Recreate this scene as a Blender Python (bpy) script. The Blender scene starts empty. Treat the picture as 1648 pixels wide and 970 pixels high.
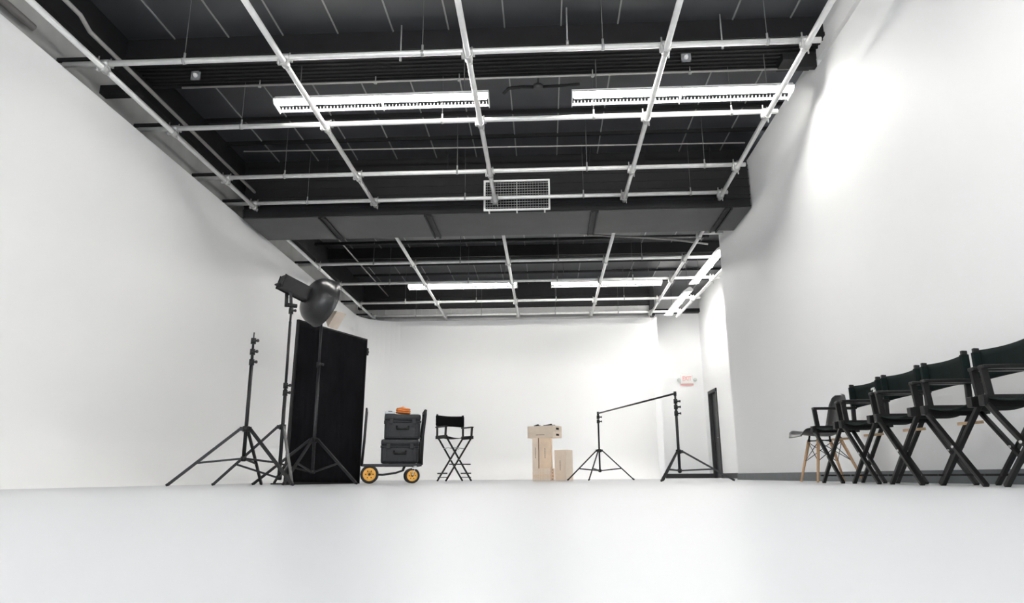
import bpy, bmesh, math, random
from mathutils import Vector, Matrix
random.seed(4)
S = bpy.context.scene
COL = S.collection
PI = math.pi
R = math.radians

# ------------------------------------------------------------------ camera, daylight, exposure
PITCH, YAW, ROLL = R(14.0), R(2.65), 0.006
cd = bpy.data.cameras.new('camera')
cam = bpy.data.objects.new('camera', cd)
COL.objects.link(cam)
cd.sensor_fit = 'HORIZONTAL'
cd.sensor_width = 36.0
cd.lens = 36.0 * 1130.0 / 1648.0
cd.clip_start = 0.01
cam.matrix_world = (Matrix.Translation((0, 0, 0.07)) @ Matrix.Rotation(YAW, 4, 'Z')
                    @ Matrix.Rotation(PI / 2 + PITCH, 4, 'X') @ Matrix.Rotation(-ROLL, 4, 'Z'))
S.camera = cam

W = bpy.data.worlds.new('daylight')
S.world = W
W.use_nodes = True
bg = W.node_tree.nodes['Background']
bg.inputs['Color'].default_value = (0.91, 0.955, 1.0, 1)
bg.inputs['Strength'].default_value = 1.9

TUBE_POWER = 40.0
S.view_settings.view_transform = 'Standard'
S.view_settings.look = 'None'
S.view_settings.gamma = 1.0
S.view_settings.use_curve_mapping = False
S.view_settings.exposure = 1.08
S.cycles.max_bounces = 14
S.cycles.diffuse_bounces = 8
S.cycles.glossy_bounces = 4
S.cycles.use_denoising = True
S.cycles.sample_clamp_indirect = 8.0
S.cycles.caustics_reflective = False
S.cycles.caustics_refractive = False

pl = bpy.data.lights.new('added_opening_portal', 'AREA')      # guides sky light through the unseen opening added behind the camera
pl.shape = 'RECTANGLE'; pl.size = 6.6; pl.size_y = 3.9
pl.cycles.is_portal = True
po = bpy.data.objects.new('added_opening_portal', pl)
po.location = (-0.8, -3.9, 1.95); po.rotation_euler = (R(90), 0, R(0))
COL.objects.link(po)

# ------------------------------------------------------------------ materials
MATS = {}
def mat(name, col, rough=0.5, metal=0.0, spec=0.5, noise=0.0, nscale=8.0, bump=0.0, bscale=200.0, emit=0.0, stretch=None, coat=0.0):
    if name in MATS: return MATS[name]
    m = bpy.data.materials.new(name); m.use_nodes = True
    nt = m.node_tree; b = nt.nodes['Principled BSDF']
    b.inputs['Base Color'].default_value = (*col, 1)
    b.inputs['Roughness'].default_value = rough
    b.inputs['Metallic'].default_value = metal
    b.inputs['Specular IOR Level'].default_value = spec
    if coat: b.inputs['Coat Weight'].default_value = coat
    tc = nt.nodes.new('ShaderNodeTexCoord')
    src = tc.outputs['Object']
    if stretch:
        mp = nt.nodes.new('ShaderNodeMapping'); mp.inputs['Scale'].default_value = stretch
        nt.links.new(src, mp.inputs['Vector']); src = mp.outputs['Vector']
    if noise:
        n = nt.nodes.new('ShaderNodeTexNoise'); n.inputs['Scale'].default_value = nscale; n.inputs['Detail'].default_value = 5
        nt.links.new(src, n.inputs['Vector'])
        r = nt.nodes.new('ShaderNodeValToRGB')
        r.color_ramp.elements[0].position = 0.3; r.color_ramp.elements[1].position = 0.7
        r.color_ramp.elements[0].color = (*[c * (1 - noise) for c in col], 1)
        r.color_ramp.elements[1].color = (*[min(1, c * (1 + noise)) for c in col], 1)
        nt.links.new(n.outputs['Fac'], r.inputs['Fac'])
        nt.links.new(r.outputs['Color'], b.inputs['Base Color'])
    if bump:
        n2 = nt.nodes.new('ShaderNodeTexNoise'); n2.inputs['Scale'].default_value = bscale
        nt.links.new(src, n2.inputs['Vector'])
        bp = nt.nodes.new('ShaderNodeBump'); bp.inputs['Strength'].default_value = bump; bp.inputs['Distance'].default_value = 0.002
        nt.links.new(n2.outputs['Fac'], bp.inputs['Height']); nt.links.new(bp.outputs['Normal'], b.inputs['Normal'])
    if emit:
        b.inputs['Emission Color'].default_value = (*col, 1); b.inputs['Emission Strength'].default_value = emit
    MATS[name] = m
    return m

WHITE = mat('white_wall_paint', (0.875, 0.875, 0.872), 0.55, noise=0.008, nscale=0.6)
WHITE2 = mat('white_partition_paint', (0.87, 0.872, 0.872), 0.6, noise=0.01, nscale=0.8)
FLOOR = mat('white_floor_paint', (0.535, 0.545, 0.562), 0.34, spec=0.28, noise=0.012, nscale=0.7)
GREYW = mat('grey_block_wall', (0.42, 0.42, 0.41), 0.75, noise=0.12, nscale=2.5)
BACKG = mat('grey_corrugated_sheet', (0.45, 0.45, 0.45), 0.6, noise=0.06, nscale=3)
DECK = mat('black_ceiling_paint', (0.043, 0.044, 0.049), 0.36, spec=0.5, noise=0.2, nscale=1.5)
SEAM = mat('ceiling_seam_tape', (0.26, 0.26, 0.26), 0.35, spec=0.8, noise=0.1, nscale=3)
BEAM = mat('black_steel_paint', (0.010, 0.010, 0.011), 0.6, spec=0.3, noise=0.2, nscale=4)
DUCT = mat('black_duct_paint', (0.060, 0.060, 0.061), 0.6, noise=0.1, nscale=3)
STEEL = mat('galvanized_pipe', (0.80, 0.80, 0.79), 0.38, metal=0.35, noise=0.06, nscale=12)
STEELD = mat('clamp_steel', (0.55, 0.55, 0.54), 0.4, metal=0.6, noise=0.12, nscale=30)
DROD = mat('dark_hanger_rod', (0.10, 0.10, 0.10), 0.5, metal=0.3, noise=0.08, nscale=20)
ROD = mat('zinc_rod', (0.38, 0.38, 0.38), 0.45, metal=0.3, noise=0.08, nscale=20)
CONDUIT = mat('grey_conduit', (0.32, 0.31, 0.30), 0.45, metal=0.2, noise=0.1, nscale=10)
HOUSING = mat('white_enamel', (0.85, 0.85, 0.84), 0.35, noise=0.02, nscale=10)
TUBE = mat('fluorescent_tube', (1.0, 0.985, 0.955), 0.3, emit=TUBE_POWER)
WIRE = mat('guard_wire', (0.55, 0.55, 0.54), 0.4, metal=0.5, noise=0.05)
BBGREY = mat('grey_rubber_base', (0.135, 0.145, 0.155), 0.6, noise=0.08, nscale=6)
BBBLK = mat('black_rubber_base', (0.02, 0.02, 0.022), 0.55, noise=0.1, nscale=6)
STAND = mat('black_anodized', (0.007, 0.007, 0.008), 0.38, metal=0.3, noise=0.15, nscale=20)
STANDG = mat('worn_black_aluminium', (0.018, 0.018, 0.020), 0.35, metal=0.4, noise=0.15, nscale=20)
PLASTIC = mat('black_plastic', (0.007, 0.007, 0.008), 0.42, spec=0.35, noise=0.1, nscale=30)
CASE = mat('charcoal_moulded_plastic', (0.017, 0.018, 0.021), 0.55, spec=0.35, noise=0.18, nscale=40, bump=0.3, bscale=400)
FELT = mat('black_duvetyne', (0.005, 0.005, 0.006), 0.95, spec=0.06, noise=0.25, nscale=6, bump=0.5, bscale=500)
BLKWOOD = mat('black_painted_wood', (0.006, 0.006, 0.006), 0.38, spec=0.35, noise=0.3, nscale=10, stretch=(1, 1, 0.3))
CANVAS = mat('dark_green_canvas', (0.004, 0.010, 0.009), 0.85, spec=0.2, noise=0.2, nscale=15, bump=0.5, bscale=600)
CANVASB = mat('black_canvas', (0.004, 0.004, 0.005), 0.85, spec=0.2, noise=0.2, nscale=15, bump=0.5, bscale=600)
RAWWOOD = mat('unpainted_wood', (0.60, 0.42, 0.25), 0.6, noise=0.15, nscale=10, stretch=(1, 8, 8))
DOWEL = mat('beech_dowel', (0.58, 0.36, 0.20), 0.5, noise=0.12, nscale=14, stretch=(6, 6, 1))
PLY = mat('pale_birch_plywood', (0.90, 0.76, 0.62), 0.6, noise=0.05, nscale=9, stretch=(1, 6, 1))
PLYO = mat('birch_plywood_amber', (0.90, 0.71, 0.53), 0.6, noise=0.08, nscale=9, stretch=(1, 6, 1))
MARK = mat('burnt_brown_mark', (0.20, 0.11, 0.07), 0.8, noise=0.2, nscale=30)
HOLE = mat('hand_hole_dark', (0.02, 0.012, 0.008), 0.9, noise=0.2)
SHELL = mat('black_shell_plastic', (0.012, 0.013, 0.014), 0.38, noise=0.05, nscale=5)
DISH = mat('black_satin_dish', (0.013, 0.013, 0.014), 0.28, noise=0.08, nscale=5)
CREAM = mat('cream_diffuser', (0.62, 0.53, 0.45), 0.7, noise=0.06, nscale=12)
LCD = mat('grey_display', (0.09, 0.09, 0.10), 0.3, noise=0.1, nscale=60)
ORANGE = mat('orange_yellow_hub', (0.85, 0.42, 0.06), 0.45, noise=0.08, nscale=20)
RUBBER = mat('black_tyre', (0.012, 0.012, 0.012), 0.7, noise=0.1, nscale=30, bump=0.4)
CORD = mat('orange_cord', (0.68, 0.22, 0.05), 0.55, noise=0.1, nscale=40)
SILVER = mat('brushed_silver', (0.36, 0.37, 0.39), 0.4, metal=0.5, noise=0.1, nscale=20)
CHROME = mat('zinc_fork', (0.65, 0.65, 0.65), 0.3, metal=0.7, noise=0.05)
SIGNW = mat('sign_white', (0.80, 0.81, 0.79), 0.5, noise=0.02)
SIGNR = mat('sign_red', (0.88, 0.42, 0.40), 0.5, noise=0.03, emit=0.0)
LAMPG = mat('emergency_lens', (0.62, 0.65, 0.62), 0.3, noise=0.05)
DOORG = mat('dark_grey_door', (0.016, 0.016, 0.017), 0.45, noise=0.15, nscale=3)
WHITEINK = mat('white_print', (0.72, 0.74, 0.72), 0.7, noise=0.05)

# ------------------------------------------------------------------ mesh helper
class MB:
    def __init__(s): s.bm = bmesh.new()
    def _xf(s, vs, M):
        for v in vs: v.co = M @ v.co
    def box(s, c, size, rot=None, bevel=0.0):
        ret = bmesh.ops.create_cube(s.bm, size=1.0)
        vs = ret['verts']
        M = Matrix.Translation(c) @ (rot.to_4x4() if rot is not None else Matrix.Identity(4)) @ Matrix.Diagonal((*size, 1))
        s._xf(vs, M)
        if bevel > 0:
            es = list({e for v in vs for e in v.link_edges})
            bmesh.ops.bevel(s.bm, geom=es, offset=bevel, segments=2, affect='EDGES', profile=0.6)
        return s
    def bx(s, x0, x1, y0, y1, z0, z1, bevel=0.0):
        return s.box(((x0 + x1) / 2, (y0 + y1) / 2, (z0 + z1) / 2), (abs(x1 - x0), abs(y1 - y0), abs(z1 - z0)), None, bevel)
    def bar(s, a, b, w, t, up=(0, 0, 1), bevel=0.0):
        """rectangular bar from a to b; w across, t along 'up'"""
        a, b = Vector(a), Vector(b); d = b - a; L = d.length; z = d.normalized()
        u = Vector(up); x = u.cross(z)
        if x.length < 1e-4: x = Vector((1, 0, 0)).cross(z)
        x.normalize(); y = z.cross(x)
        M = Matrix((x, y, z)).transposed()
        return s.box((a + b) / 2, (w, t, L), M, bevel)
    def cyl(s, a, b, r, r2=None, n=12, caps=True):
        a, b = Vector(a), Vector(b); d = b - a; z = d.normalized()
        x = Vector((0, 0, 1)).cross(z)
        if x.length < 1e-4: x = Vector((1, 0, 0))
        x.normalize(); y = z.cross(x)
        r2 = r if r2 is None else r2
        A = [s.bm.verts.new(a + r * (math.cos(2 * PI * i / n) * x + math.sin(2 * PI * i / n) * y)) for i in range(n)]
        B = [s.bm.verts.new(b + r2 * (math.cos(2 * PI * i / n) * x + math.sin(2 * PI * i / n) * y)) for i in range(n)]
        for i in range(n):
            f = s.bm.faces.new((A[i], A[(i + 1) % n], B[(i + 1) % n], B[i])); f.smooth = True
        if caps:
            s.bm.faces.new(A[::-1]); s.bm.faces.new(B)
        return s
    def tube(s, pts, r, n=8, closed=False):
        P = [Vector(p) for p in pts]; N = len(P); rings = []
        prev = None
        for i, p in enumerate(P):
            if closed: d = P[(i + 1) % N] - P[i - 1]
            elif i == 0: d = P[1] - P[0]
            elif i == N - 1: d = P[-1] - P[-2]
            else: d = (P[i + 1] - p).normalized() + (p - P[i - 1]).normalized()
            d.normalize()
            if prev is None:
                x = Vector((0, 0, 1)).cross(d)
                if x.length < 1e-3: x = Vector((1, 0, 0)).cross(d)
            else: x = prev - prev.dot(d) * d
            x.normalize(); prev = x; y = d.cross(x)
            rings.append([s.bm.verts.new(p + r * (math.cos(2 * PI * k / n) * x + math.sin(2 * PI * k / n) * y)) for k in range(n)])
        for i in range(N if closed else N - 1):
            A, B = rings[i], rings[(i + 1) % N]
            for k in range(n):
                f = s.bm.faces.new((A[k], A[(k + 1) % n], B[(k + 1) % n], B[k])); f.smooth = True
        if not closed:
            s.bm.faces.new(rings[0][::-1]); s.bm.faces.new(rings[-1])
        return s
    def lathe(s, prof, M=None, n=32, closed_prof=False, smooth=True):
        """prof: list of (r, z) turned round local z; M places it"""
        M = M or Matrix.Identity(4); rings = []
        for r, z in prof:
            if r < 1e-5: rings.append([s.bm.verts.new(M @ Vector((0, 0, z)))])
            else: rings.append([s.bm.verts.new(M @ Vector((r * math.cos(2 * PI * k / n), r * math.sin(2 * PI * k / n), z))) for k in range(n)])
        m = len(rings)
        for i in range(m if closed_prof else m - 1):
            A, B = rings[i], rings[(i + 1) % m]
            for k in range(n):
                k2 = (k + 1) % n
                if len(A) == 1 and len(B) == 1: continue
                if len(A) == 1: f = s.bm.faces.new((A[0], B[k2], B[k]))
                elif len(B) == 1: f = s.bm.faces.new((A[k], A[k2], B[0]))
                else: f = s.bm.faces.new((A[k], A[k2], B[k2], B[k]))
                f.smooth = smooth
        return s
    def prism(s, poly, axis, a, b):
        """poly: 2D outline in the plane normal to axis, extruded a..b"""
        def P(u, v, w): return {'X': (w, u, v), 'Y': (u, w, v), 'Z': (u, v, w)}[axis]
        A = [s.bm.verts.new(P(u, v, a)) for u, v in poly]; B = [s.bm.verts.new(P(u, v, b)) for u, v in poly]
        n = len(poly)
        for i in range(n): s.bm.faces.new((A[i], A[(i + 1) % n], B[(i + 1) % n], B[i]))
        s.bm.faces.new(A[::-1]); s.bm.faces.new(B)
        return s
    def grid(s, f, nu, nv, smooth=True, thick=0.0):
        V = [[s.bm.verts.new(f(i / (nu - 1), j / (nv - 1))) for j in range(nv)] for i in range(nu)]
        for i in range(nu - 1):
            for j in range(nv - 1):
                q = s.bm.faces.new((V[i][j], V[i + 1][j], V[i + 1][j + 1], V[i][j + 1])); q.smooth = smooth
        return s
    def build(s, name, material, parent=None, solid=0.0, fix=True):
        if fix: bmesh.ops.recalc_face_normals(s.bm, faces=s.bm.faces[:])
        me = bpy.data.meshes.new(name); s.bm.to_mesh(me); s.bm.free()
        me.materials.append(material)
        o = bpy.data.objects.new(name, me); COL.objects.link(o)
        if parent is not None: o.parent = parent
        if solid:
            md = o.modifiers.new('thickness', 'SOLIDIFY'); md.thickness = solid; md.offset = 0
        return o

def tag(o, label=None, cat=None, group=None, kind=None):
    if label: o['label'] = label
    if cat: o['category'] = cat
    if group: o['group'] = group
    if kind: o['kind'] = kind
    return o
def thing(name, label, cat, loc=(0, 0, 0), rz=0.0, group=None):
    o = bpy.data.objects.new(name, None); COL.objects.link(o)
    o.empty_display_size = 0.1
    o.location = loc; o.rotation_euler = (0, 0, rz)
    return tag(o, label, cat, group)
def struct(name, mb, m, label, parent=None, cat=None):
    o = mb.build(name, m, parent)
    if parent is None: tag(o, label, cat or name.split('_')[0], None, 'structure')
    return o
def dup(root, loc, rz, label):
    r = root.copy(); COL.objects.link(r); r.location = loc; r.rotation_euler = (0, 0, rz); r['label'] = label
    for ch in list(root.children):
        c = ch.copy(); COL.objects.link(c); c.parent = r
        for g in list(ch.children):
            d = g.copy(); COL.objects.link(d); d.parent = c
    return r

def rebase(root, c, rz=0.0):
    """parts were built in world coordinates: put the root at c (its base) and shift every part's mesh"""
    T = Matrix.Translation(-Vector(c))
    def go(o):
        for ch in o.children:
            if ch.data is not None: ch.data.transform(T)
            go(ch)
    go(root); root.location = c; root.rotation_euler = (0, 0, rz)

# ------------------------------------------------------------------ the room
XL, XR = -4.65, 3.12        # studio faces of the side walls
YB = 17.6                   # face of the white back wall
CT = 3.98                   # top of the cyclorama walls
DZ = 4.97                   # ceiling deck
CR, CC = 0.6, 0.95          # cove radius, corner radius

m = MB(); m.bx(-5.2, 5.0, -7.0, 20.0, -0.12, 0.0)
struct('floor', m, FLOOR, 'glossy white painted studio floor')

def sweep(path):
    """path: list of (point on wall face, inward normal); cove arc then wall, with thickness"""
    prof = [(CR - CR * math.sin(a), CR - CR * math.cos(a)) for a in [PI / 2 * k / 10 for k in range(11)]]
    prof += [(0, 1.5), (0, 2.8), (0, CT), (-0.11, CT), (-0.11, 0.0)]
    m = MB(); rows = []
    for (px, py), (nx, ny) in path:
        rows.append([m.bm.verts.new((px + nx * d, py + ny * d, z)) for d, z in prof])
    for i in range(len(rows) - 1):
        for j in range(len(prof) - 1):
            f = m.bm.faces.new((rows[i][j], rows[i + 1][j], rows[i + 1][j + 1], rows[i][j + 1]))
            f.smooth = j < 12
    m.bm.faces.new(rows[0]); m.bm.faces.new(rows[-1][::-1])
    return m
struct('wall_left', sweep([((XL, y), (1, 0)) for y in (-4.0, 2, 8, 13, YB - CC)]), WHITE, 'white curved-base studio wall along the left side')
pth = []
for k in range(0, 13):
    a = PI / 2 * k / 12
    pth.append(((XL + CC - CC * math.cos(a), YB - CC + CC * math.sin(a)), (math.cos(a), -math.sin(a))))
pth += [((x, YB), (0, -1)) for x in (-2.0, 0.5, 2.72)]
struct('wall_back', sweep(pth), WHITE, 'white seamless back wall of the studio with rounded corner')

m = MB(); m.bx(-5.05, -4.86, -4.1, 17.9, 0, DZ)
struct('wall_left_outer', m, GREYW, 'grey outer wall showing above the left studio wall')
m = MB(); m.bx(-4.86, 2.74, 17.78, 17.9, 0, DZ)
for k in range(38):
    x = -4.80 + k * 0.195
    m.bx(x, x + 0.05, 17.765, 17.78, 3.9, 4.34)
struct('wall_back_outer', m, BACKG, 'grey ribbed wall above the white back wall')
# right wall: lower leaf, upper leaf, return at its end
m = MB(); m.bx(XR, XR + 0.16, -4.1, 7.16, 0, 4.52)
m.bx(XR, XR + 0.16, 7.16, 11.95, 0, 4.71)
m.bx(XR + 0.15, 4.55, 11.80, 11.95, 0, DZ)
struct('wall_right', m, WHITE2, 'white right wall behind the director chairs')
m = MB(); m.bx(3.44, 3.60, -4.1, 11.8, 4.3, DZ); m.bx(XR + .09, 3.5, -4.1, 7.15, 4.45, 4.62)
struct('wall_right_upper', m, WHITE2, 'set-back upper strip of the right wall under the ceiling')
m = MB(); m.bx(3.115, 3.44, -4.0, 7.15, 4.585, DZ)
struct('trim_1', m, WHITE, 'white boxed soffit at the top of the right wall')
m = MB(); m.bx(4.35, 4.5, 11.95, 18.06, 0, DZ); m.bx(4.35, 4.5, 18.96, 19.6, 0, DZ); m.bx(4.35, 4.5, 18.06, 18.96, 2.23, DZ)
struct('wall_side', m, WHITE2, 'white side wall of the far alcove holding the black door')
m = MB(); m.bx(2.75, 4.5, 19.5, 19.65, 0, DZ); m.bx(2.722, 2.87, 17.60, 19.5, 0, 3.98)
struct('wall_far', m, WHITE2, 'white far alcove wall with the exit sign')
m = MB(); m.bx(-5.05, -4.1, -4.15, -4.0, 0, DZ); m.bx(2.5, 3.6, -4.15, -4.0, 0, DZ); m.bx(-4.1, 2.5, -4.15, -4.0, 3.9, DZ)  # out of view; the wide opening is added to admit light
struct('wall_rear', m, WHITE2, 'unseen white rear wall with a wide doorway added to let light in')
m = MB(); m.bx(XR - 0.012, XR, -4.0, 11.95, 0, 0.10); m.bx(XR - 0.02, XR, -4.0, 11.95, 0, 0.012)
struct('baseboard_right', m, BBGREY, 'grey rubber baseboard along the right wall', cat='baseboard')
m = MB(); m.bx(2.97, 4.35, 19.487, 19.5, 0, 0.12); m.bx(4.337, 4.35, 11.97, 18.04, 0, 0.12); m.bx(4.337, 4.35, 18.99, 19.48, 0, 0.12)
struct('baseboard_far', m, BBBLK, 'black baseboard round the far alcove', cat='baseboard')

# ceiling deck, seams, purlins, girders
m = MB(); m.bx(-5.05, 4.5, -4.1, 19.65, DZ, DZ + 0.1)
ceil = struct('ceiling', m, DECK, 'black painted ceiling deck of long panels')
m = MB()
for k in range(-4, 11):
    x = -2.28 + 0.632 * k
    m.bx(x - 0.008, x + 0.008, -4, 19.5, DZ - 0.012, DZ + 0.01)
m.build('panel_seam', SEAM, ceil)
for n, y in enumerate((2.2, 5.2, 8.75, 9.45, 12.35, 13.3, 16.6, 17.5)):
    MB().bx(-4.9, 3.44 if y < 11.8 else 4.35, y - 0.02, y + 0.02, DZ - 0.05, DZ + 0.01).build('purlin', BEAM, ceil)
def girder(y0, y1, x1, nm):
    m = MB(); m.bx(-4.9, x1, y0, y1, 4.72, DZ)
    k = y0 + 0.04
    while k < y1 - 0.03:
        m.bx(-4.9, x1, k, k + 0.02, 4.70, 4.73); k += 0.075
    m.bx(-4.9, x1, y0 - 0.02, y0, 4.72, 4.76); m.bx(-4.9, x1, y1, y1 + 0.02, 4.68, 4.74)
    return struct(nm, m, BEAM, 'black boxed ceiling beam crossing the room', cat='beam')
g = girder(6.9, 7.45, 3.44, 'trim_2'); g['label'] = 'black boxed ceiling beam nearest the camera, ahead of the near lights'
g = girder(10.15, 10.75, 3.44, 'trim_3'); g['label'] = 'black ceiling beam directly above the big duct'
g = girder(14.55, 15.0, 4.35, 'trim_4'); g['label'] = 'black ceiling beam over the far pair of lights'
m = MB(); m.bx(-4.86, 2.74, 17.70, 17.775, 4.34, DZ); m.bx(-4.86, 2.74, 17.66, 17.775, 4.62, 4.66); m.bx(-4.86, 2.74, 17.67, 17.775, 4.34, 4.37); m.bx(2.72, 2.84, 17.66, 19.5, 4.05, DZ)
g = struct('trim_5', m, BEAM, '', cat='beam'); g['label'] = 'black ceiling beam above the top of the back wall'
m = MB(); m.bx(-4.86, -4.72, -4, 17.65, 4.50, DZ)
struct('trim_6', m, BEAM, 'black steel rail along the top of the left outer wall', cat='beam')
m = MB(); m.bx(3.0, 4.35, 19.3, 19.5, 4.50, 4.60)
struct('trim_7', m, BEAM, 'black bar across the top of the far alcove', cat='beam')
m = MB(); m.bx(2.75, 3.30, 7.17, 7.42, 4.62, 4.72); m.bx(2.90, 3.115, 7.17, 7.24, 4.52, 4.62)
struct('trim_8', m, BEAM, 'black beam end resting on the right wall ledge', cat='beam')
m = MB(); m.bx(2.85, 3.2, 10.0, 10.12, 4.60, 4.70)
struct('trim_9', m, BEAM, 'black steel stub above the right end of the duct', cat='beam')
m = MB()
m.bx(-4.86, -4.42, 6.74, 6.86, 4.20, 4.30)
struct('trim_10', m, BEAM, 'black steel bracket on the left outer wall near the first pipe crossing', cat='bracket')

# door in the alcove
d = thing('door_1', 'black door with black frame in the side wall of the alcove', 'door', (4.35, 18.51, 0)); d['kind'] = 'structure'
m = MB(); m.bx(-0.03, 0.10, -0.45, -0.38, 0, 2.23); m.bx(-0.03, 0.10, 0.38, 0.45, 0, 2.23); m.bx(-0.03, 0.10, -0.45, 0.45, 2.15, 2.23)
m.build('door_frame', BBBLK, d)
dl = MB().bx(0.05, 0.09, -0.375, 0.375, 0.005, 2.145).build('door_leaf', DOORG, d)
MB().cyl((0.05, -0.30, 1.0), (0.0, -0.30, 1.0), 0.012).cyl((0.0, -0.30, 1.0), (0.0, -0.19, 1.0), 0.01).build('door_handle', STEELD, dl)

# ------------------------------------------------------------------ duct with wire guard
dt = thing('air_duct', 'large black rectangular air duct spanning the ceiling between the two pipe grids', 'duct', (-0.73, 10.43, 3.92))
DY0, DY1 = -0.5, 0.5
m = MB(); m.bx(-3.85, 3.83, DY0, DY1, 0, 0.70, 0.006)
m.build('duct_body', DUCT, dt)
for px in (-2.62, -1.0, 1.52, 3.50):
    m = MB(); m.bx(px - .045, px + .045, DY0 - 0.004, DY1 + 0.006, -0.004, 0.705)
    for dx in (-0.045, 0.045):
        m.bx(px + dx - 0.012, px + dx + 0.012, DY0 - 0.010, DY1 + 0.016, -0.026, 0.71)
    m.build('duct_flange', BEAM, dt)
m = MB(); 
for z in (0.02, 0.14, 0.2, 0.33, 0.46, 0.6, 0.67): m.bx(-3.85, 3.83, DY0 - 0.022, DY0, z, z + 0.012)
m.build('face_rib', BEAM, dt)
for hx in (-0.72, -0.55, 1.48, 2.32, -2.6, 3.3):
    MB().bx(hx - 0.012, hx + 0.012, DY0 + 0.02, DY0 + 0.03, 0.69, 1.06).build('hanger_strap', BEAM, dt)
MB().bx(-3.84, 3.82, DY0 - 0.012, DY0 + .002, 0.012, 0.69).build('front_dark_sheet', BEAM, dt)  # thin sheet makes the front face darker than the duct body
gx0, gx1 = 0.73 - 0.862, 0.73 + 0.112
m = MB(); gy = DY0 - 0.05
for z in (0.035, 0.50): m.bx(gx0, gx1, gy - 0.012, gy + 0.012, z - 0.014, z + 0.014)
for x in (gx0, gx1): m.bx(x - 0.014, x + 0.014, gy - 0.011, gy + 0.011, 0.022, 0.513)
for x in (gx0 + 0.07, (gx0 + gx1) / 2, gx1 - 0.07): m.bx(x - 0.01, x + 0.01, gy - 0.01, DY0, -0.005, 0.03)
gr = m.build('grille_frame', HOUSING, dt); gr['label'] = 'white rectangular wire guard on the duct face'
m = MB()
for k in range(1, 11): m.cyl((gx0, gy, 0.035 + 0.0423 * k), (gx1, gy, 0.035 + 0.0423 * k), 0.0045, n=6)
for k in range(1, 24): m.cyl((gx0 + k * (gx1 - gx0) / 24, gy - 0.004, 0.04), (gx0 + k * (gx1 - gx0) / 24, gy - 0.004, 0.50), 0.0022, n=5)
m.bx((gx0 + gx1) / 2 - .008, (gx0 + gx1) / 2 + .008, gy - .008, gy + .004, .035, .50)
m.build('guard_wires', WIRE, gr)

# ------------------------------------------------------------------ pipe grids
ZL, ZC, PR = 4.06, 4.12, 0.029
def clamp_mb(x, y):
    m = MB()
    m.cyl((x - 0.045, y, ZC), (x + 0.045, y, ZC), PR + 0.012, n=10)
    m.cyl((x, y - 0.045, ZL), (x, y + 0.045, ZL), PR + 0.012, n=10)
    m.box((x + 0.05, y + 0.03, ZC), (0.02, 0.05, 0.05)); m.box((x - 0.05, y - 0.02, ZL), (0.03, 0.04, 0.05))
    m.cyl((x + 0.03, y + 0.035, ZL - 0.06), (x + 0.03, y + 0.035, ZC + 0.075), 0.008, n=6)
    m.cyl((x - 0.045, y - 0.04, ZL - 0.04), (x - 0.045, y - 0.04, ZC + 0.06), 0.008, n=6)
    return m
def pipe_grid(label, longs, crosses, hangx):
    g = thing('pipe_grid', label, 'pipe grid', (0, 0, 0))
    for (xa, ya), (xb, yb) in longs:
        MB().cyl((xa, ya, ZL), (xb, yb, ZL), PR, n=14).build('pipe', STEEL, g)
    for y, x0, x1 in crosses:
        c = MB().cyl((x0, y, ZC), (x1, y, ZC), PR, n=14).build('crosspipe', STEEL, g)
        for (xa, ya), (xb, yb) in longs:
            if min(ya, yb) - 0.1 <= y <= max(ya, yb) + 0.1:
                x = xa + (xb - xa) * (y - ya) / (yb - ya)
                if x0 - 0.05 <= x <= x1 + 0.05: clamp_mb(x, y).build('clamp', STEELD, c)
        for hx in hangx:
            if x0 < hx < x1:
                m = MB(); m.cyl((hx, y, ZC + PR), (hx, y, DZ - 0.002), 0.004, n=6)
                hr = m.build('hanger_rod', DROD, c); m = MB()
                m.cyl((hx, y, ZC - 0.035), (hx, y, ZC + 0.09), 0.011, n=8); m.cyl((hx - 0.014, y, ZC), (hx + 0.014, y, ZC), PR + 0.006, n=10)
                m.build('hanger', ROD, c)
        if x0 < -4.5:
            MB().bx(-4.86, -4.44, y - 0.02, y + 0.015, ZC + 0.035, ZC + 0.07).build('wall_bracket', BEAM, c)
    return g
g1 = pipe_grid('near grid of bright steel pipes hung under the ceiling in front of the duct',
    [((-4.36, 3.4), (-4.36, 9.9)), ((-2.53, 3.4), (-2.51, 9.88)), ((-0.695, 3.4), (-0.695, 9.86)), ((1.225, 3.4), (1.225, 9.9)), ((2.50, 3.4), (2.64, 9.92))],
    [(6.07, -4.79, 2.70), (7.43, -4.79, 2.72), (8.85, -4.79, 2.74), (9.80, -4.79, 2.74)], (-3.55, -1.15, 0.62, 2.2))
g2 = pipe_grid('far grid of bright steel pipes hung under the ceiling beyond the duct',
    [((-4.39, 11.05), (-4.39, 17.75)), ((-2.50, 11.05), (-2.53, 17.7)), ((-0.665, 11.05), (-0.65, 17.7)), ((1.205, 11.05), (1.215, 17.7)), ((2.70, 11.05), (2.71, 17.75)), ((3.64, 12.1), (3.44, 17.9))],
    [(11.6, 2.66, 3.10), (12.97, -4.79, 3.35), (14.42, -4.79, 3.72), (16.15, -4.79, 3.68), (17.55, -4.70, 3.48)], (-3.3, -1.6, 0.3, 1.9))

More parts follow.
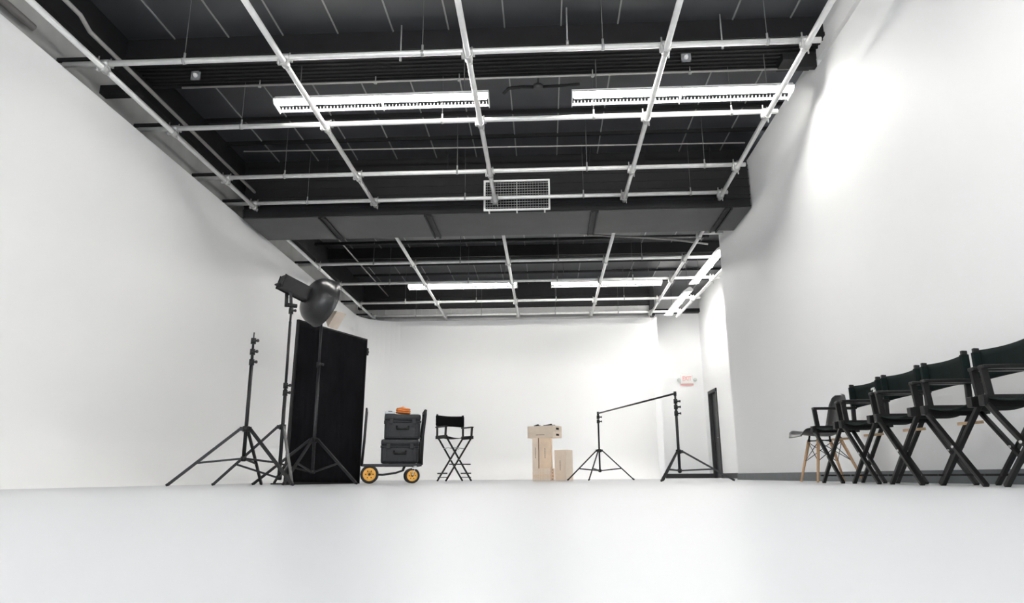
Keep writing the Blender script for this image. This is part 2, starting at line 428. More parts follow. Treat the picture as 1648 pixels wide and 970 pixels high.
# thin pipes, conduits and cable under the deck
def run(name, pts, r, m_, label, cat, n=8):
    return tag(MB().tube(pts, r, n).build(name, m_), label, cat)
sp = run('sprinkler_pipe', [(-4.3, 7.38, 4.63), (3.1, 7.38, 4.63)], 0.013, CONDUIT, 'thin grey sprinkler pipe running across just above the near lights', 'pipe')
for x in (-3.35, -1.95, -0.95, 0.62, 1.75):
    m = MB(); m.cyl((x, 7.38, 4.64), (x, 7.38, 4.70), 0.006, n=6); m.cyl((x, 7.38, 4.605), (x, 7.38, 4.62), 0.02, n=8)
    m.build('sprinkler_head', ROD, sp)
run('conduit', [(-4.5, 13.0, 4.55), (3.2, 13.0, 4.55)], 0.035, BEAM, 'black conduit crossing just beyond the duct', 'conduit')
run('conduit', [(-4.05, 12.2, 4.66), (-4.05, 17.6, 4.66)], 0.014, CONDUIT, 'thin grey conduit running lengthwise at far left of ceiling', 'conduit')
run('conduit', [(-4.30, 3.6, 4.30), (-4.30, 5.55, 4.30), (-4.33, 5.75, 4.26), (-4.33, 9.7, 4.26)], 0.022, CONDUIT, 'grey conduit running beside the leftmost near pipe', 'conduit')
run('conduit', [(-4.78, 3.6, 4.22), (-4.78, 5.6, 4.22)], 0.035, CONDUIT, 'pale grey conduit above the left wall at the top left corner', 'conduit')
run('conduit', [(-4.3, 9.15, 4.66), (2.9, 9.3, 4.66)], 0.010, CONDUIT, 'thin grey conduit crossing just ahead of the duct', 'conduit')
run('conduit', [(-4.8, 17.6, 4.50), (2.7, 17.6, 4.50)], 0.022, CONDUIT, 'grey conduit crossing above the back wall', 'conduit')
run('cable', [(0.7, 12.8, 4.58), (1.3, 12.75, 4.5), (1.8, 12.5, 4.38), (2.4, 12.3, 4.25), (3.05, 12.5, 4.22)], 0.02, CONDUIT, 'grey sagging cable behind the duct at right', 'cable')
def rod(x, y, z0, lab):
    m = MB(); m.cyl((x, y, z0), (x, y, DZ - 0.002), 0.008, n=8); m.cyl((x, y, z0), (x, y, z0 + 0.05), 0.014, n=8)
    tag(m.build('hanger_rod', ROD), lab, 'rod')
rod(-1.53, 6.8, 4.52, 'grey threaded rod hanging above the left near light')
rod(0.30, 6.6, 4.52, 'long grey threaded rod hanging between the two near lights')
rod(1.98, 6.8, 4.54, 'grey threaded rod hanging above the right near light')
def sensor(x, y, z, lab):
    t = thing('ceiling_sensor', lab, 'sensor', (x, y, z))
    m = MB(); m.bx(-.055, .055, -.012, .0, -.055, -.040); m.bx(-.055, .055, -.012, 0, .040, .055); m.bx(-.055, -.040, -.012, 0, -.055, .055); m.bx(.040, .055, -.012, 0, -.055, .055); m.bx(-.05, .05, -.006, .01, -.05, .05)
    m.build('plate', SILVER, t)
    MB().lathe([(0.0, 0.05), (0.016, 0.045), (0.024, 0.02), (0.026, 0.0)], Matrix.Rotation(PI / 2, 4, 'X'), n=16).build('lens', HOUSING, t)
    MB().bx(-.02, .02, .0, .05, -.02, .10).build('mount', BEAM, t)
sensor(-4.0, 7.12, 4.68 - .06, 'small square white sensor on the near beam, left of the lights')
sensor(1.655, 7.12, 4.68 - .03, 'small square white sensor on the near beam at right')
t = thing('junction_box', 'black junction box with bent conduit between the near lights', 'junction box', (-0.02, 7.62, 4.60))
MB().cyl((0, 0, 0), (0, 0, 0.06), 0.06, n=14).cyl((0, 0, .05), (0, 0, .37), .012).build('box', DUCT, t)
MB().tube([(-0.42, -0.02, -0.05), (-0.36, -0.02, 0.02), (-0.2, 0, 0.045), (-.04, 0, .04)], 0.02).tube([(.04, 0, .04), (.25, 0, .045), (.5, 0, .06)], .018).build('flexible_conduit', BEAM, t)

# ------------------------------------------------------------------ strip lights
def strip_light(label):
    t = thing('strip_light', label, 'light fixture', (0, 0, 0))
    m = MB()
    m.prism([(-.112, .022), (-.108, .020), (-.085, .040), (.02, .040), (.035, .03), (.04, .034), (.025, .050), (-.02, .052), (-.02, .08), (-.06, .08), (-.06, .052), (-.088, .048)], 'X', -1.22, 1.22)
    m.build('housing', HOUSING, t)
    for x in (-1.225, 0, 1.225):
        m = MB(); m.prism([(-.06, .08), (-.02, .08), (.04, .04), (.12, -.02), (.12, -.045), (-.09, -.03), (-.115, .0), (-.115, .025)], 'X', x - .005, x + .005)
        m.build('end_plate' if x else 'middle_plate', HOUSING, t)
    for x0 in (-1.2, 0.02):
        for y in (-.075, -.015):
            MB().cyl((x0, y, .008), (x0 + 1.18, y, .008), .019, n=10).build('tube', TUBE, t)
    m = MB()
    for y, z in ((.03, -.048), (.06, -.045), (.09, -.038), (.117, -.022)): m.cyl((-1.22, y, z), (1.22, y, z), .0042, n=5)
    k = -1.2
    while k < 1.21:
        m.tube([(k, .02, -.02), (k, .03, -.05), (k, .09, -.04), (k, .118, -.02)], .0036, n=5); k += .04
    m.build('wire_guard', HOUSING, t)
    for x in (-.95, .95): MB().cyl((x, -.04, .10), (x, -.04, DZ - 4.24 - 0.003), .005, n=6).build('hanger', DROD, t)
    return t
LZ = 4.24
L0 = strip_light('near left twin-tube strip light hung across the room'); L0.location = (-1.81, 7.18, LZ)
for x, y, rz, lab in ((1.59, 7.22, 0, 'near right twin-tube strip light, its end by the right wall'),
                      (-1.81, 15.2, 0, 'far left strip light beyond the duct'),
                      (1.405, 15.22, 0, 'far right strip light beyond the duct'),
                      (3.38, 14.02, R(91), 'strip light running lengthwise by the right wall end, nearer one'),
                      (3.34, 17.15, R(91), 'strip light running lengthwise near the alcove, farther one'),
                      (-1.81, 2.9, 0, 'unseen strip light added overhead just ahead of the camera, left one'),  # this pair is out of view, added to brighten the near walls
                      (1.59, 2.9, 0, 'unseen strip light added overhead just ahead of the camera, right one'),
                      (-1.81, -0.9, 0, 'unseen strip light added behind the camera on the left'),  # pair behind the camera, added to light the front of the room
                      (1.59, -0.9, 0, 'unseen strip light added behind the camera on the right')):
    dup(L0, (x, y, LZ), rz, lab)

# ------------------------------------------------------------------ exit sign
t = thing('exit_sign', 'faded red and white exit sign with two lamp heads on far alcove wall', 'exit sign', (3.90, 19.5, 2.58))
MB().bx(-.17, .17, -.05, 0, -.06, .19, .008).build('sign_box', SIGNW, t)
cu = bpy.data.curves.new('lettering', 'FONT'); cu.body = 'EXIT'; cu.size = 0.17; cu.extrude = 0.002; cu.align_x = 'CENTER'; cu.align_y = 'CENTER'; cu.offset = 0.004
tmp = bpy.data.objects.new('lettering_curve', cu); COL.objects.link(tmp); bpy.context.view_layer.update()
me = bpy.data.meshes.new_from_object(tmp); bpy.data.objects.remove(tmp)
me.transform(Matrix.Translation((0, -0.053, 0.075)) @ Matrix.Rotation(PI / 2, 4, 'X') @ Matrix.Diagonal((0.72, 1, 1, 1)))
me.materials.clear(); me.materials.append(SIGNR)
lo = bpy.data.objects.new('lettering', me); COL.objects.link(lo); lo.parent = t
MB().bx(-.17, .17, -.04, -.01, -.10, -.065).build('lower_strip', SIGNR, t)
for s in (-1, 1):
    MB().lathe([(0, 0), (.03, 0), (.05, .06), (.045, .065), (0, .06)], Matrix.Translation((s * .22, -.02, .06)) @ Matrix.Rotation(R(110), 4, 'X'), n=16).cyl((s * .16, -.02, .05), (s * .21, -.02, .06), .012).build('lamp_head', LAMPG, t)

# ------------------------------------------------------------------ tripod stands
def tripod(root, base, R0, angs, zc, zh, segs, knobs, m_, mfrac=0.55, leg_w=0.022, sub=''):
    bx_, by_ = base
    P = lambda x, y, z: (bx_ + x, by_ + y, z)
    m = MB()
    for r, z0, z1 in segs: m.cyl(P(0, 0, z0), P(0, 0, z1), r, n=12)
    m.build('pole', m_, root)
    m = MB(); m.cyl(P(0, 0, zc - .025), P(0, 0, zc + .025), .032, n=12)
    for a in angs: m.box(P(.035 * math.cos(a), .035 * math.sin(a), zc), (.04, .03, .035), Matrix.Rotation(a, 3, 'Z'))
    m.build('collar', PLASTIC, root)
    m = MB(); m.cyl(P(0, 0, zh - .02), P(0, 0, zh + .02), .026, n=12); m.build('hub', PLASTIC, root)
    for a in angs:
        c, s = math.cos(a), math.sin(a)
        top = Vector(P(.05 * c, .05 * s, zc)); foot = Vector(P(R0 * c, R0 * s, .016))
        lg = MB().bar(top, foot, leg_w, leg_w * .8, (-s, c, 0)).build('leg', m_, root)
        MB().cyl(foot - Vector((.012 * c, .012 * s, -.008)), foot + Vector((.014 * c, .014 * s, -.004)), .0155, .011, n=10).build('rubber_foot', PLASTIC, lg)
        mid = top.lerp(foot, mfrac)
        MB().bar(P(.02 * c, .02 * s, zh), mid, .018, .010, (-s, c, 0)).build('brace', m_, root)
    for z in knobs:
        m = MB(); m.cyl(P(0, 0, z - .028), P(0, 0, z + .028), .024, n=12); m.cyl(P(.01, -.01, z), P(.045, -.02, z), .010, n=8); m.cyl(P(.045, -.02, z), P(.058, -.023, z), .015, n=10)
        m.build('knob', PLASTIC, root)

LW = .026
A = thing('light_stand', 'bare black tripod light stand with collapsed pole, leftmost of the stands', 'light stand', (0, 0, 0))
tripod(A, (-2.785, 6.5), .625, (R(195), R(335), R(96)), .515, .245, [(.0175, .22, 1.16), (.014, 1.16, 1.27), (.011, 1.27, 1.36), (.006, 1.36, 1.43)], (1.14, 1.24, 1.345), STAND, .62, LW); rebase(A, (-2.785, 6.5, 0))
B = thing('light_stand', 'tall black tripod stand carrying the strobe with black dish', 'light stand', (0, 0, 0))
tripod(B, (-2.59, 6.9), .585, (R(207), R(98), R(302)), .557, .075, [(.018, .05, .93), (.014, .93, 1.62), (.011, 1.62, 1.76)], (.893, .965, 1.73), STAND, .66, LW); rebase(B, (-2.59, 6.9, 0))
C_ = thing('light_stand', 'grey-black tripod stand in front of the tall black panel', 'light stand', (0, 0, 0))
tripod(C_, (-2.43, 7.4), .585, (R(335), R(216), R(262)), .455, .13, [(.017, .11, 1.25), (.013, 1.25, 1.74)], (1.25,), STANDG, .55, LW); rebase(C_, (-2.43, 7.4, 0))

# strobe head with dish on stand B
def frame(o, d, up=(0, 0, 1)):
    z = Vector(d).normalized(); x = Vector(up).cross(z).normalized(); y = z.cross(x)
    M = Matrix((x, y, z)).transposed().to_4x4(); M.translation = Vector(o); return M
t = thing('studio_strobe', 'black strobe head tilted down with round black beauty dish on the tall stand', 'strobe light', (-2.59, 6.9, 1.76))
M = frame((-.095, -.06, .268), (.62, .68, -.27))
Mi = M.to_3x3()
m = MB(); m.box(M @ Vector((0, 0, .15)), (.115, .125, .31), Mi, .012)
m.lathe([(.045, .30), (.062, .31), (.062, .36), (.045, .365)], M, n=20)
m.build('head_body', PLASTIC, t)
MB().box(M @ Vector((0.054, .012, .12)), (.006, .05, .06), Mi).box(M @ Vector((0, .0, .0)), (.06, .05, .006), Mi).build('display', LCD, t)
MB().box(M @ Vector((-.0, -.045, -.02)), (.09, .012, .05), Mi).build('rear_guard', PLASTIC, t)
m = MB()
for k in range(4): m.cyl(M @ Vector((.052, -.03 + .0 * k, .17 + .022 * k)), M @ Vector((.062, -.03, .17 + .022 * k)), .008, n=8)
m.build('control_knob', LCD, t)
m = MB(); m.cyl((0, 0, .015), (.0, 0, -.02), .02, n=12); m.bar((0.0, .0, .0), (-.02, -.005, .22), .03, .03); m.cyl((-.035, -.03, .03), (.045, .03, .03), .022, n=12)
m.build('swivel_bracket', PLASTIC, t)
MB().cyl((-.05, -.01, .015), (-.055, -.01, .16), .018, n=10).build('tilt_handle', PLASTIC, t)
m = MB()
prof = [(.05, .345), (.10, .352), (.16, .368), (.21, .395), (.247, .435), (.270, .485), (.280, .54), (.282, .585), (.290, .588), (.290, .597), (.276, .597), (.272, .54), (.262, .49), (.24, .445), (.205, .408), (.155, .382), (.10, .366), (.05, .36)]
m.lathe([(r * .94, .30 + (z - .345) * .92) for r, z in prof], M, n=48, closed_prof=True)
m.build('beauty_dish', DISH, t)
MB().lathe([(0, .45), (.05, .45), (.055, .455), (0, .46)], M, n=24).cyl(M @ Vector((0, 0, .33)), M @ Vector((0, 0, .45)), .008).build('deflector', HOUSING, t)

# small lamp with cream diffuser on stand C
t = thing('small_lamp', 'small lamp head with square cream diffuser, behind the round dish', 'lamp', (-2.43, 7.4, 1.74))
M = frame((.015, .04, .10), (.75, -.25, -.5)); Mi = M.to_3x3()
m = MB(); m.cyl((0, 0, -.03), (0, 0, .06), .02, n=12); m.box((0, 0, .08), (.04, .05, .06)); m.box(M @ Vector((0, 0, .02)), (.09, .11, .14), Mi, .01)
m.build('head_body', PLASTIC, t)
m = MB()
a = [M @ Vector((sx * .045, sy * .05, .09)) for sx, sy in ((-1, -1), (1, -1), (1, 1), (-1, 1))]
b = [M @ Vector((sx * .085, sy * .10, .20)) for sx, sy in ((-1, -1), (1, -1), (1, 1), (-1, 1))]
va = [m.bm.verts.new(p) for p in a]; vb = [m.bm.verts.new(p) for p in b]
for k in range(4): m.bm.faces.new((va[k], va[(k + 1) % 4], vb[(k + 1) % 4], vb[k]))
m.bm.faces.new(va[::-1]); m.bm.faces.new(vb)
m.build('diffuser', CREAM, t)

# ------------------------------------------------------------------ black panel
p1, p2 = Vector((-2.756, 7.5, 0)), Vector((-2.253, 8.6, 0))
ang = math.atan2((p2 - p1).y, (p2 - p1).x); PL = (p2 - p1).length; PH = 1.785
t = thing('flag_panel', 'tall black fabric flag panel standing on the floor behind the light stands', 'panel', (*p1[:2], 0), ang); t.rotation_euler = (0, R(1.0), ang)
def cloth(u, v):
    x = .02 + u * (PL - .04); z = .03 + v * (PH - .05)
    return Vector((x, -.022 + .006 * math.sin(x * 23 + z * 2) * math.sin(z * 3.1) + .004 * math.sin(x * 60 + z), z))
MB().grid(cloth, 60, 30).build('fabric', FELT, t, solid=.004)
m = MB(); m.bx(0, PL, -.015, .015, 0, .03); m.bx(0, PL, -.015, .015, PH - .03, PH); m.bx(0, .03, -.015, .015, 0, PH); m.bx(PL - .03, PL, -.015, .015, 0, PH); m.bx(.02, PL - .02, .0, .012, .02, PH - .02)
m.build('frame', STAND, t)
for x in (.25, PL - .25): MB().bx(x - .03, x + .03, 0, .42, 0, .02).bar((x, .40, .02), (x, .012, .55), .02, .02).build('foot_brace', STAND, t)
MB().cyl((PL, 0, PH - .16), (PL + .035, 0, PH - .16), .022, n=12).box((PL + .005, 0, PH - .16), (.03, .05, .09)).build('clamp', PLASTIC, t)
MB().bx(0, PL, -.04, .04, 0, .012).build('base_bar', STAND, t)

# ------------------------------------------------------------------ equipment cart
CX0, CX1, CY0, CY1, CZ = -2.20, -1.52, 8.42, 8.82, .21
t = thing('equipment_cart', 'black folding equipment cart with orange-hubbed wheels and tall handles', 'cart', (0, 0, 0))
m = MB()
for y in (CY0, CY1): m.bar((CX0, y, CZ), (CX1, y, CZ), .028, .03)
for x in (CX0 + .01, -1.96, -1.74, CX1 - .01): m.bar((x, CY0, CZ), (x, CY1, CZ), .03, .024)
m.bx(CX0 + .3, CX1, CY0, CY1, CZ + .012, CZ + .018)
m.build('deck', STAND, t)
m = MB()
for y in (CY0 + .01, CY1 - .01): m.tube([(CX0 - .02, y, CZ - .01), (CX0 + .0, y, .5), (CX0 + .015, y, .87)], .011)
m.tube([(CX0 + .015, CY0 + .01, .87), (CX0 + .015, CY1 - .01, .87)], .011)
m.build('rear_handle', STAND, t)
m = MB()
for y in (CY0 + .01, CY1 - .01):
    m.tube([(CX1 + .0, y, CZ), (CX1 + .01, y, .55), (CX1 + .035, y, .80), (CX1 + .035, y, .86)], .018)
    m.tube([(CX1 - .02, y, CZ), (CX1 - .01, y, .5)], .013)
m.tube([(CX1 + .035, CY0, .85), (CX1 + .035, CY1, .85)], .018)
for z in (.35, .55): m.tube([(CX1 + .003, CY0, z), (CX1 + .003, CY1, z)], .012)
m.build('front_handle', STAND, t)
m = MB()
for y in (CY0 + .02, CY1 - .02): m.tube([(-2.12, y, .105), (-1.97, y, .10), (-1.82, y, .12), (-1.73, y, .15), (-1.71, y, CZ - .01)], .012)
m.tube([(-2.12, CY0 - .02, .105), (-2.12, CY1 + .02, .105)], .012); m.bar((-2.12, CY0 + .02, .105), (-2.16, CY0 + .02, CZ), .03, .02); m.bar((-2.12, CY1 - .02, .105), (-2.16, CY1 - .02, CZ), .03, .02)
m.build('under_brace', STAND, t)
def wheel(x, y, r, w):
    M = Matrix.Translation((x, y, r)) @ Matrix.Rotation(PI / 2, 4, 'X')
    o = MB().lathe([(r * .72, -w), (r * .92, -w), (r, -w * .5), (r, w * .5), (r * .92, w), (r * .72, w)], M, n=32, closed_prof=True).build('wheel', RUBBER, t)
    m = MB(); m.lathe([(r * .12, -w * .9), (r * .60, -w * .9), (r * .66, -w * .8), (r * .74, -w * .8), (r * .74, w * .8), (r * .66, w * .8), (r * .60, w * .9), (r * .12, w * .9)], M, n=32, closed_prof=True)
    m.build('wheel_hub', ORANGE, o)
    m = MB()
    for k in range(6):
        a = k * PI / 3; 
        for s in (-1, 1): m.cyl(M @ Vector((r * .40 * math.cos(a), r * .40 * math.sin(a), s * w * .88)), M @ Vector((r * .40 * math.cos(a), r * .40 * math.sin(a), s * w * .95)), r * .07, n=8)
    m.cyl(M @ Vector((0, 0, -w * 1.15)), M @ Vector((0, 0, w * 1.15)), r * .14, n=12)
    m.build('axle_bolt', PLASTIC, o)
for y in (CY0 - .035, CY1 + .035):
    wheel(-2.12, y, .105, .022)
    wheel(-1.625, y, .088, .020)
    m = MB(); s = -1 if y < 8.6 else 1
    m.bar((-1.625, y + s * .03, .09), (-1.595, y + s * .03, .165), .02, .005); m.bar((-1.625, y - s * .03, .09), (-1.595, y - s * .03, .165), .02, .005)
    m.box((-1.595, y, .172), (.07, .07, .012)); m.cyl((-1.595, y, .17), (-1.595, y, .20), .02, n=12); m.bar((-1.595, y, .19), (-1.595, y - s * .06, .19), .04, .01)
    m.build('caster_fork', CHROME, t)

CCN = Vector((-1.86, 8.62, 0)); CRZ = R(13)
rebase(t, CCN, CRZ)
def cpos(x, y, z):
    v = Matrix.Rotation(CRZ, 3, 'Z') @ (Vector((x, y, z)) - CCN) + CCN
    return tuple(v)
def hard_case(x0, x1, z0, z1, lab, tilt=0.0):
    y0, y1 = 8.46, 8.79
    t = thing('hard_case', lab, 'case', cpos((x0 + x1) / 2, 8.625, z0), CRZ)
    w, d, h = x1 - x0, y1 - y0, z1 - z0
    m = MB(); m.bx(-w / 2 + .008, w / 2 - .008, -d / 2, d / 2, 0.0, h * .70, .028); 
    m.box((0, 0, h * .70), (w, d + .01, .018), None, .004)
    for x in (-w * .36, w * .36): m.bx(x - .012, x + .012, -d / 2 - .006, d / 2 + .006, .03, h * .68, .004)
    m.build('case_body', CASE, t)
    m = MB(); m.bx(-w / 2 + .004, w / 2 - .004, -d / 2 - .002, d / 2 + .002, h * .725, h - .0, .03); m.build('lid', CASE, t)
    for x in (-w * .3, w * .3): MB().box((x, -d / 2 - .012, h * .70), (.045, .018, .06), None, .004).build('latch', PLASTIC, t)
    m = MB(); m.tube([(-.07, -d / 2 - .005, h * .50), (-.065, -d / 2 - .03, h * .40), (.065, -d / 2 - .03, h * .40), (.07, -d / 2 - .005, h * .50)], .011); m.box((0, -d / 2 - .004, h * .5), (.17, .012, .02)); m.build('handle', PLASTIC, t)
hard_case(-2.005, -1.545, .232, .515, 'charcoal hard case on the cart deck, lower of the two')
hard_case(-1.975, -1.530, .518, .812, 'charcoal hard case on the cart, upper of the two')
t = thing('cable_coil', 'orange extension cable coiled on top of the upper case', 'cable', cpos(-1.75, 8.58, .812), CRZ)
pts = []
for k in range(110):
    a = k * .42; r = .062 + .012 * math.sin(a * .31)
    pts.append((r * math.cos(a) * 1.15, r * math.sin(a), .012 + .0005 * k + .012 * math.sin(a * .5) ** 2))
MB().tube(pts, .009, n=7).build('coil', CORD, t)
MB().tube([(-.07, 0, .03), (-.05, -.03, .075), (.0, -.05, .085), (.05, -.03, .06), (.085, -.02, .01)], .01, n=7).build('loose_end', CORD, t)
t = thing('tool_pouch', 'flat silver-grey tool on the upper case beside the orange cable', 'tool', cpos(-1.905, 8.55, .812), CRZ)
MB().box((0, 0, .017), (.13, .09, .032), None, .008).build('body', SILVER, t)
MB().box((.0, 0, .037), (.05, .05, .01), None, .003).build('top_clip', PLASTIC, t)

# ------------------------------------------------------------------ director chairs
def director(label, hs, arm, top, canvas, tall, loc, rz):
    t = thing('director_chair', label, 'chair', loc, rz)
    W2, D2 = .262, .16
    DF = .16 if tall else .205
    wood = BLKWOOD
    for s in (-1, 1):
        MB().bar((s * W2, -DF - .01, hs), (s * W2, D2 + .02, hs), .032, .050, bevel=.004).build('seat_rail', wood, t)
        MB().bx(s * W2 - .028, s * W2 + .028, -DF - .0, D2 + .02, arm - .011, arm + .011, .005).build('armrest', wood, t)
        MB().bar((s * W2, -DF + .03, hs), (s * (W2 - .0), -DF + .015, arm - .01), .024, .036, (0, 1, 0)).build('arm_post', wood, t)
        MB().bar((s * W2, D2 - .01, hs), (s * W2, D2 + .005, top), .024, .036, (0, 1, 0), bevel=.004).build('back_post', wood, t)
        m = MB(); m.bar((s * .235, -DF, .064), (s * .235, D2 - .02, .064), .018, .013); m.build('foot_rail', wood, t)
    for y0 in (-DF + .01, D2 - .02):
        for s in (-1, 1):
            yy = y0 + s * .014
            MB().bar((-s * .245, yy, .003), (s * .250, yy, hs - .02), .022, .029, (0, 1, 0), bevel=.003).build('leg', wood, t)
        MB().cyl((0, y0 - .035, hs * .485), (0, y0 + .035, hs * .485), .008, n=10).build('pivot_bolt', STEELD, t)
    def seat(u, v):
        x = -W2 + u * 2 * W2; return Vector((x, -DF + .01 + v * (DF + D2 - .01), hs + .012 - .035 * math.sin(PI * u)))
    MB().grid(seat, 14, 6).build('seat', canvas, t, solid=.008)
    def back(u, v):
        x = -W2 + u * 2 * W2; return Vector((x, D2 + .024 + .022 * math.sin(PI * u), top - .022 - v * .180 + .010 * (2 * u - 1) ** 2 * (1 - 2 * v)))
    MB().grid(back, 16, 6).build('backrest', canvas, t, solid=.006)
    for s in (-1, 1): MB().bx(s * W2 - .0165, s * W2 + .0165, D2 - .020, D2 + .028, top - .195, top - .026, .005).build('back_sleeve', canvas, t)
    if tall:
        MB().bar((-.2, -D2 - .03, .28), (.2, -D2 - .03, .28), .05, .02, (0, 0, 1)).build('footrest', wood, t)
        for s in (-1, 1): MB().bar((s * .235, -D2, .13), (s * .235, D2, .13), .016, .022).build('side_stretcher', wood, t)
        for y in (-D2 + .05, D2 - .05):
            MB().tube([(-.16, y, hs - .19), (-.06, y, hs - .175), (.06, y, hs - .19), (.16, y, hs - .195)], .006).build('hinge_brace', ROD, t)
    else:
        o = MB().bar((-.03, -DF + .05, hs - .105), (-.01, -DF + .19, hs - .095), .018, .018).build('under_slat', RAWWOOD, t); o['label'] = 'unpainted pale wood slat'
        for s in (-1, 1): MB().box((s * (W2 - .01), -DF - .020, hs - .003), (.045, .025, .058), None, .004).build('rail_cap', wood, t)
    return t
c0 = director('black director chair, farthest of the row, beside the wooden-legged chair', .468, .652, .864, CANVAS, False, (2.62, 6.265, 0), -PI / 2)
# white print on the first backrest
def scribble(root, x, z, k, w):
    random.seed(k); m = MB(); n = 7
    pts = [(x + w * i / n, 0, z + random.uniform(-.012, .012)) for i in range(n + 1)]
    for i in range(n):
        a, b = Vector(pts[i]), Vector(pts[i + 1]); y = .16 + .024 + .022 * math.sin(PI * ((a.x + .262) / .524)) - .011
        a.y = b.y = y; m.bar(a, b, .013, .003, (0, 1, 0))
    m.build('white_print', WHITEINK, root)
rows = [((2.62, 5.63, 0), 'dark green canvas director chair, second in the row from the wooden-legged chair'),
        ((2.62, 5.01, 0), 'dark green canvas director chair, third in the row, next to the nearest one'),
        ((2.645, 4.395, 0), 'dark green canvas director chair with the nearest visible backrest, beside the right edge'),
        ((2.645, 3.77, 0), 'director chair at the right edge of the photo, only its front legs showing')]
for i, (loc, lab) in enumerate(rows):
    dup(c0, loc, -PI / 2 + (0.01, -0.015, 0.01, 0.0)[i], lab)
for k in range(3): scribble(c0, .05 + .045 * k, .785 - .016 * k, k + 3, .07)
director('tall black director chair standing alone between cart and wooden boxes', .74, .915, 1.14, CANVASB, True, (-1.59, 12.4, 0), R(38))

# ------------------------------------------------------------------ shell chair
t = thing('shell_chair', 'black moulded shell chair with pale wooden legs by the right wall', 'chair', (2.68, 6.92, 0), -PI / 2)
prof = [(-.235, .418), (-.215, .437), (-.17, .444), (-.08, .436), (.02, .428), (.09, .428), (.14, .445), (.175, .49), (.20, .56), (.22, .65), (.238, .74), (.25, .80), (.254, .815)]
hw = [.17, .205, .228, .235, .235, .232, .228, .225, .222, .215, .195, .14, .07]
def sh(u, v):
    f = u * (len(prof) - 1); i = min(int(f), len(prof) - 2); a = f - i
    y = prof[i][0] * (1 - a) + prof[i + 1][0] * a; z = prof[i][1] * (1 - a) + prof[i + 1][1] * a; w = hw[i] * (1 - a) + hw[i + 1] * a
    q = 2 * v - 1; x = w * q; cup = .045 * abs(q) ** 3 * (1 if u > .12 else u / .12)
    nz = 1 if u < .45 else max(0, 1 - (u - .45) / .15); ny = 1 - nz
    return Vector((x, y - .075 - ny * cup, z + nz * cup))
MB().grid(sh, 37, 17).build('shell', SHELL, t, solid=.006)
for sx in (-1, 1):
    for sy, top, bot in ((-1, (-.14, .395), (-.22, .005)), (1, (.06, .40), (.19, .005))):
        lg = MB().cyl((sx * .12, top[0], top[1]), (sx * .215, bot[0], bot[1]), .016, .010, n=12).build('leg', DOWEL, t); lg['label'] = 'pale beech dowel leg'
        MB().cyl((sx * .105, top[0] - .006, .385), (sx * .135, top[0] + .006, .400), .012, n=8).build('bolt', PLASTIC, lg)
m = MB()
q = lambda sx, sy, f: Vector((sx * (.12 + .095 * f), (-.14 - .08 * f) if sy < 0 else (.06 + .13 * f), .395 - .39 * f))
for (a, b) in (((-1, -1), (1, -1)), ((-1, 1), (1, 1)), ((-1, -1), (-1, 1)), ((1, -1), (1, 1))):
    m.cyl(q(*a, .06), q(*b, .52), .0035, n=6); m.cyl(q(*b, .06), q(*a, .52), .0035, n=6)
m.cyl(q(-1, -1, .02), q(1, 1, .02), .006, n=6); m.cyl(q(1, -1, .02), q(-1, 1, .02), .006, n=6)
for sx in (-1, 1):
    for sy in (-1, 1): m.cyl(q(sx, sy, 0.0), (sx * .12, -.13 if sy < 0 else .06, .436), .009, n=8)
m.build('wire_brace', PLASTIC, t)

# ------------------------------------------------------------------ apple boxes
AW, AD = .508, .305
def apple(label, th, loc, M3, wood, face_mark, hole=None, g='wooden apple boxes in the pile'):
    """box with local long axis x, depth y, thickness z; M3 places it"""
    t = bpy.data.objects.new('apple_box', None); COL.objects.link(t); t.location = loc; t.rotation_euler = M3.to_euler()
    tag(t, label, 'wooden box', g)
    MB().box((0, 0, 0), (AW, AD, th - .001), None, .003).build('body', wood, t)
    m = MB()
    for s in (-1, 1): m.box((s * (AW / 2 - .001), 0, 0), (.006, .10, min(.034, th * .33)), None, .0)
    m.build('hand_hole', hole or MARK, t)
    if face_mark:
        m = MB()
        for s in (-1, 1):
            x = -.085
            while x < .08:
                w = random.uniform(.006, .014); m.box((x + w / 2, s * (AD / 2), 0), (w, .0016, .011)); x += w + .005
        m.build('stencil_mark', MARK, t)
    return t
Z3 = lambda a: Matrix.Rotation(a, 3, 'Z')
X0, Y0 = -.05, 12.4
ST = Matrix.Rotation(-PI / 2, 3, 'Y')          # stands a box on its end
qz = .0508
for k in range(4):
    apple(('quarter-height wooden box on the floor, lowest of its stack', 'thin wooden box second from the floor in the stack', 'thin wooden box third from the floor in the stack', 'thin wooden box topmost of the four flat ones, under the upright boxes')[k],
          qz, (X0 + .003 * (k % 2), Y0, qz * (k + .5)), Z3(R(90 - 8)), (PLY, PLYO, PLY, PLY)[k], True, PLYO)
def upright(label, th, x, y, z0, a, wood): 
    return apple(label, th, (x, y, z0 + AW / 2), Z3(a) @ ST @ Matrix.Rotation(0, 3, 'X'), wood, True)
upright('half-height wooden box standing on end, left one on the flat stack', .1016, X0 - .118, Y0 - .02, .2032, R(-6), PLY)
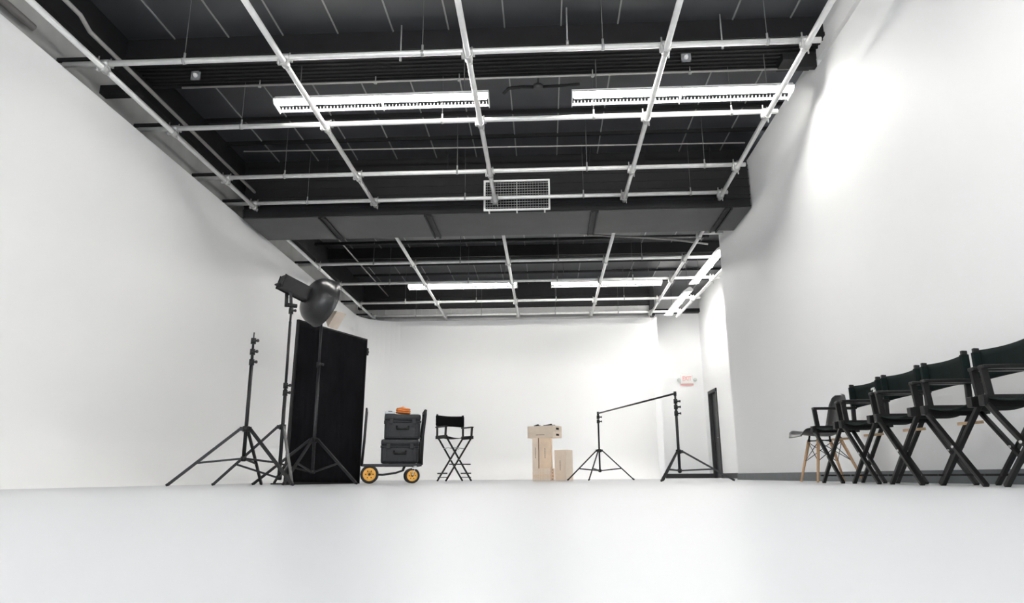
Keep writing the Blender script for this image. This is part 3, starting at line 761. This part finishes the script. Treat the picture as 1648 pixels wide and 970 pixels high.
upright('full wooden box standing on end on the flat stack beside a thinner one', .2032, X0 + .045, Y0 - .02, .2032, R(-6), PLYO)
apple('flat wooden box with dark hand hole, lower of the two on top of the pile', .1016, (X0 + .03, Y0 - .02, .7112 + .0508), Z3(R(-30)), PLY, True, HOLE)
apple('flat wooden box crowning the pile, black clamps lying on it', .1016, (X0 + .03, Y0 - .02, .7112 + .1524), Z3(R(-30)), PLY, False, HOLE)
upright('wooden box standing on end on the floor at right of the pile', .2032, .30, Y0 - .02, 0, R(-26), PLY)
def spring_clamp(label, x, y, z, rz, s):
    t = thing('spring_clamp', label, 'clamp', (x, y, z), rz)
    MB().bar((-.09 * s, -.02, .012), (.05 * s, .012, .014), .022, .02).bar((.05 * s, .012, .014), (.10 * s, .0, .012), .02, .016).build('jaw', PLASTIC, t)
    MB().bar((-.09 * s, .03, .014), (.05 * s, -.012, .03), .022, .02).cyl((.03 * s, 0, .0), (.03 * s, 0, .04), .014, n=10).build('grip', PLASTIC, t)
spring_clamp('small black clamp on the wooden pile, left one', X0 - .10, Y0 + .05, .9145, R(-20), .55)
spring_clamp('longer black clamp on the wooden pile, right one', X0 + .11, Y0 - .02, .9145, R(-28), 1.1)

# ------------------------------------------------------------------ backdrop stand
t = thing('backdrop_stand', 'black backdrop stand of two tripods joined by a long crossbar', 'backdrop stand', (0, 0, 0))
tripod(t, (.855, 11.6), .53, (R(193), R(345), R(247)), .467, .155, [(.014, .13, .95), (.010, .95, 1.06)], (.93, 1.0), STAND, .62, .018)
tripod(t, (1.625, 8.9), .62, (R(240), R(346), R(100)), .355, .13, [(.0175, .10, .86), (.013, .86, 1.06)], (.82, .90, .97), STAND, .62, .022)
a, b = Vector((.855, 11.6, 1.062)), Vector((1.625, 8.9, 1.068)); e = (b - a).normalized() * .02
MB().cyl(a - e, b + e, .0125, n=12).build('crossbar', STAND, t)
m = MB()
for p in (a, b): m.cyl(p - Vector((0, 0, .03)), p + Vector((0, 0, .025)), .018, n=12)
m.build('end_cap', PLASTIC, t)

rebase(t, (1.24, 10.25, 0))
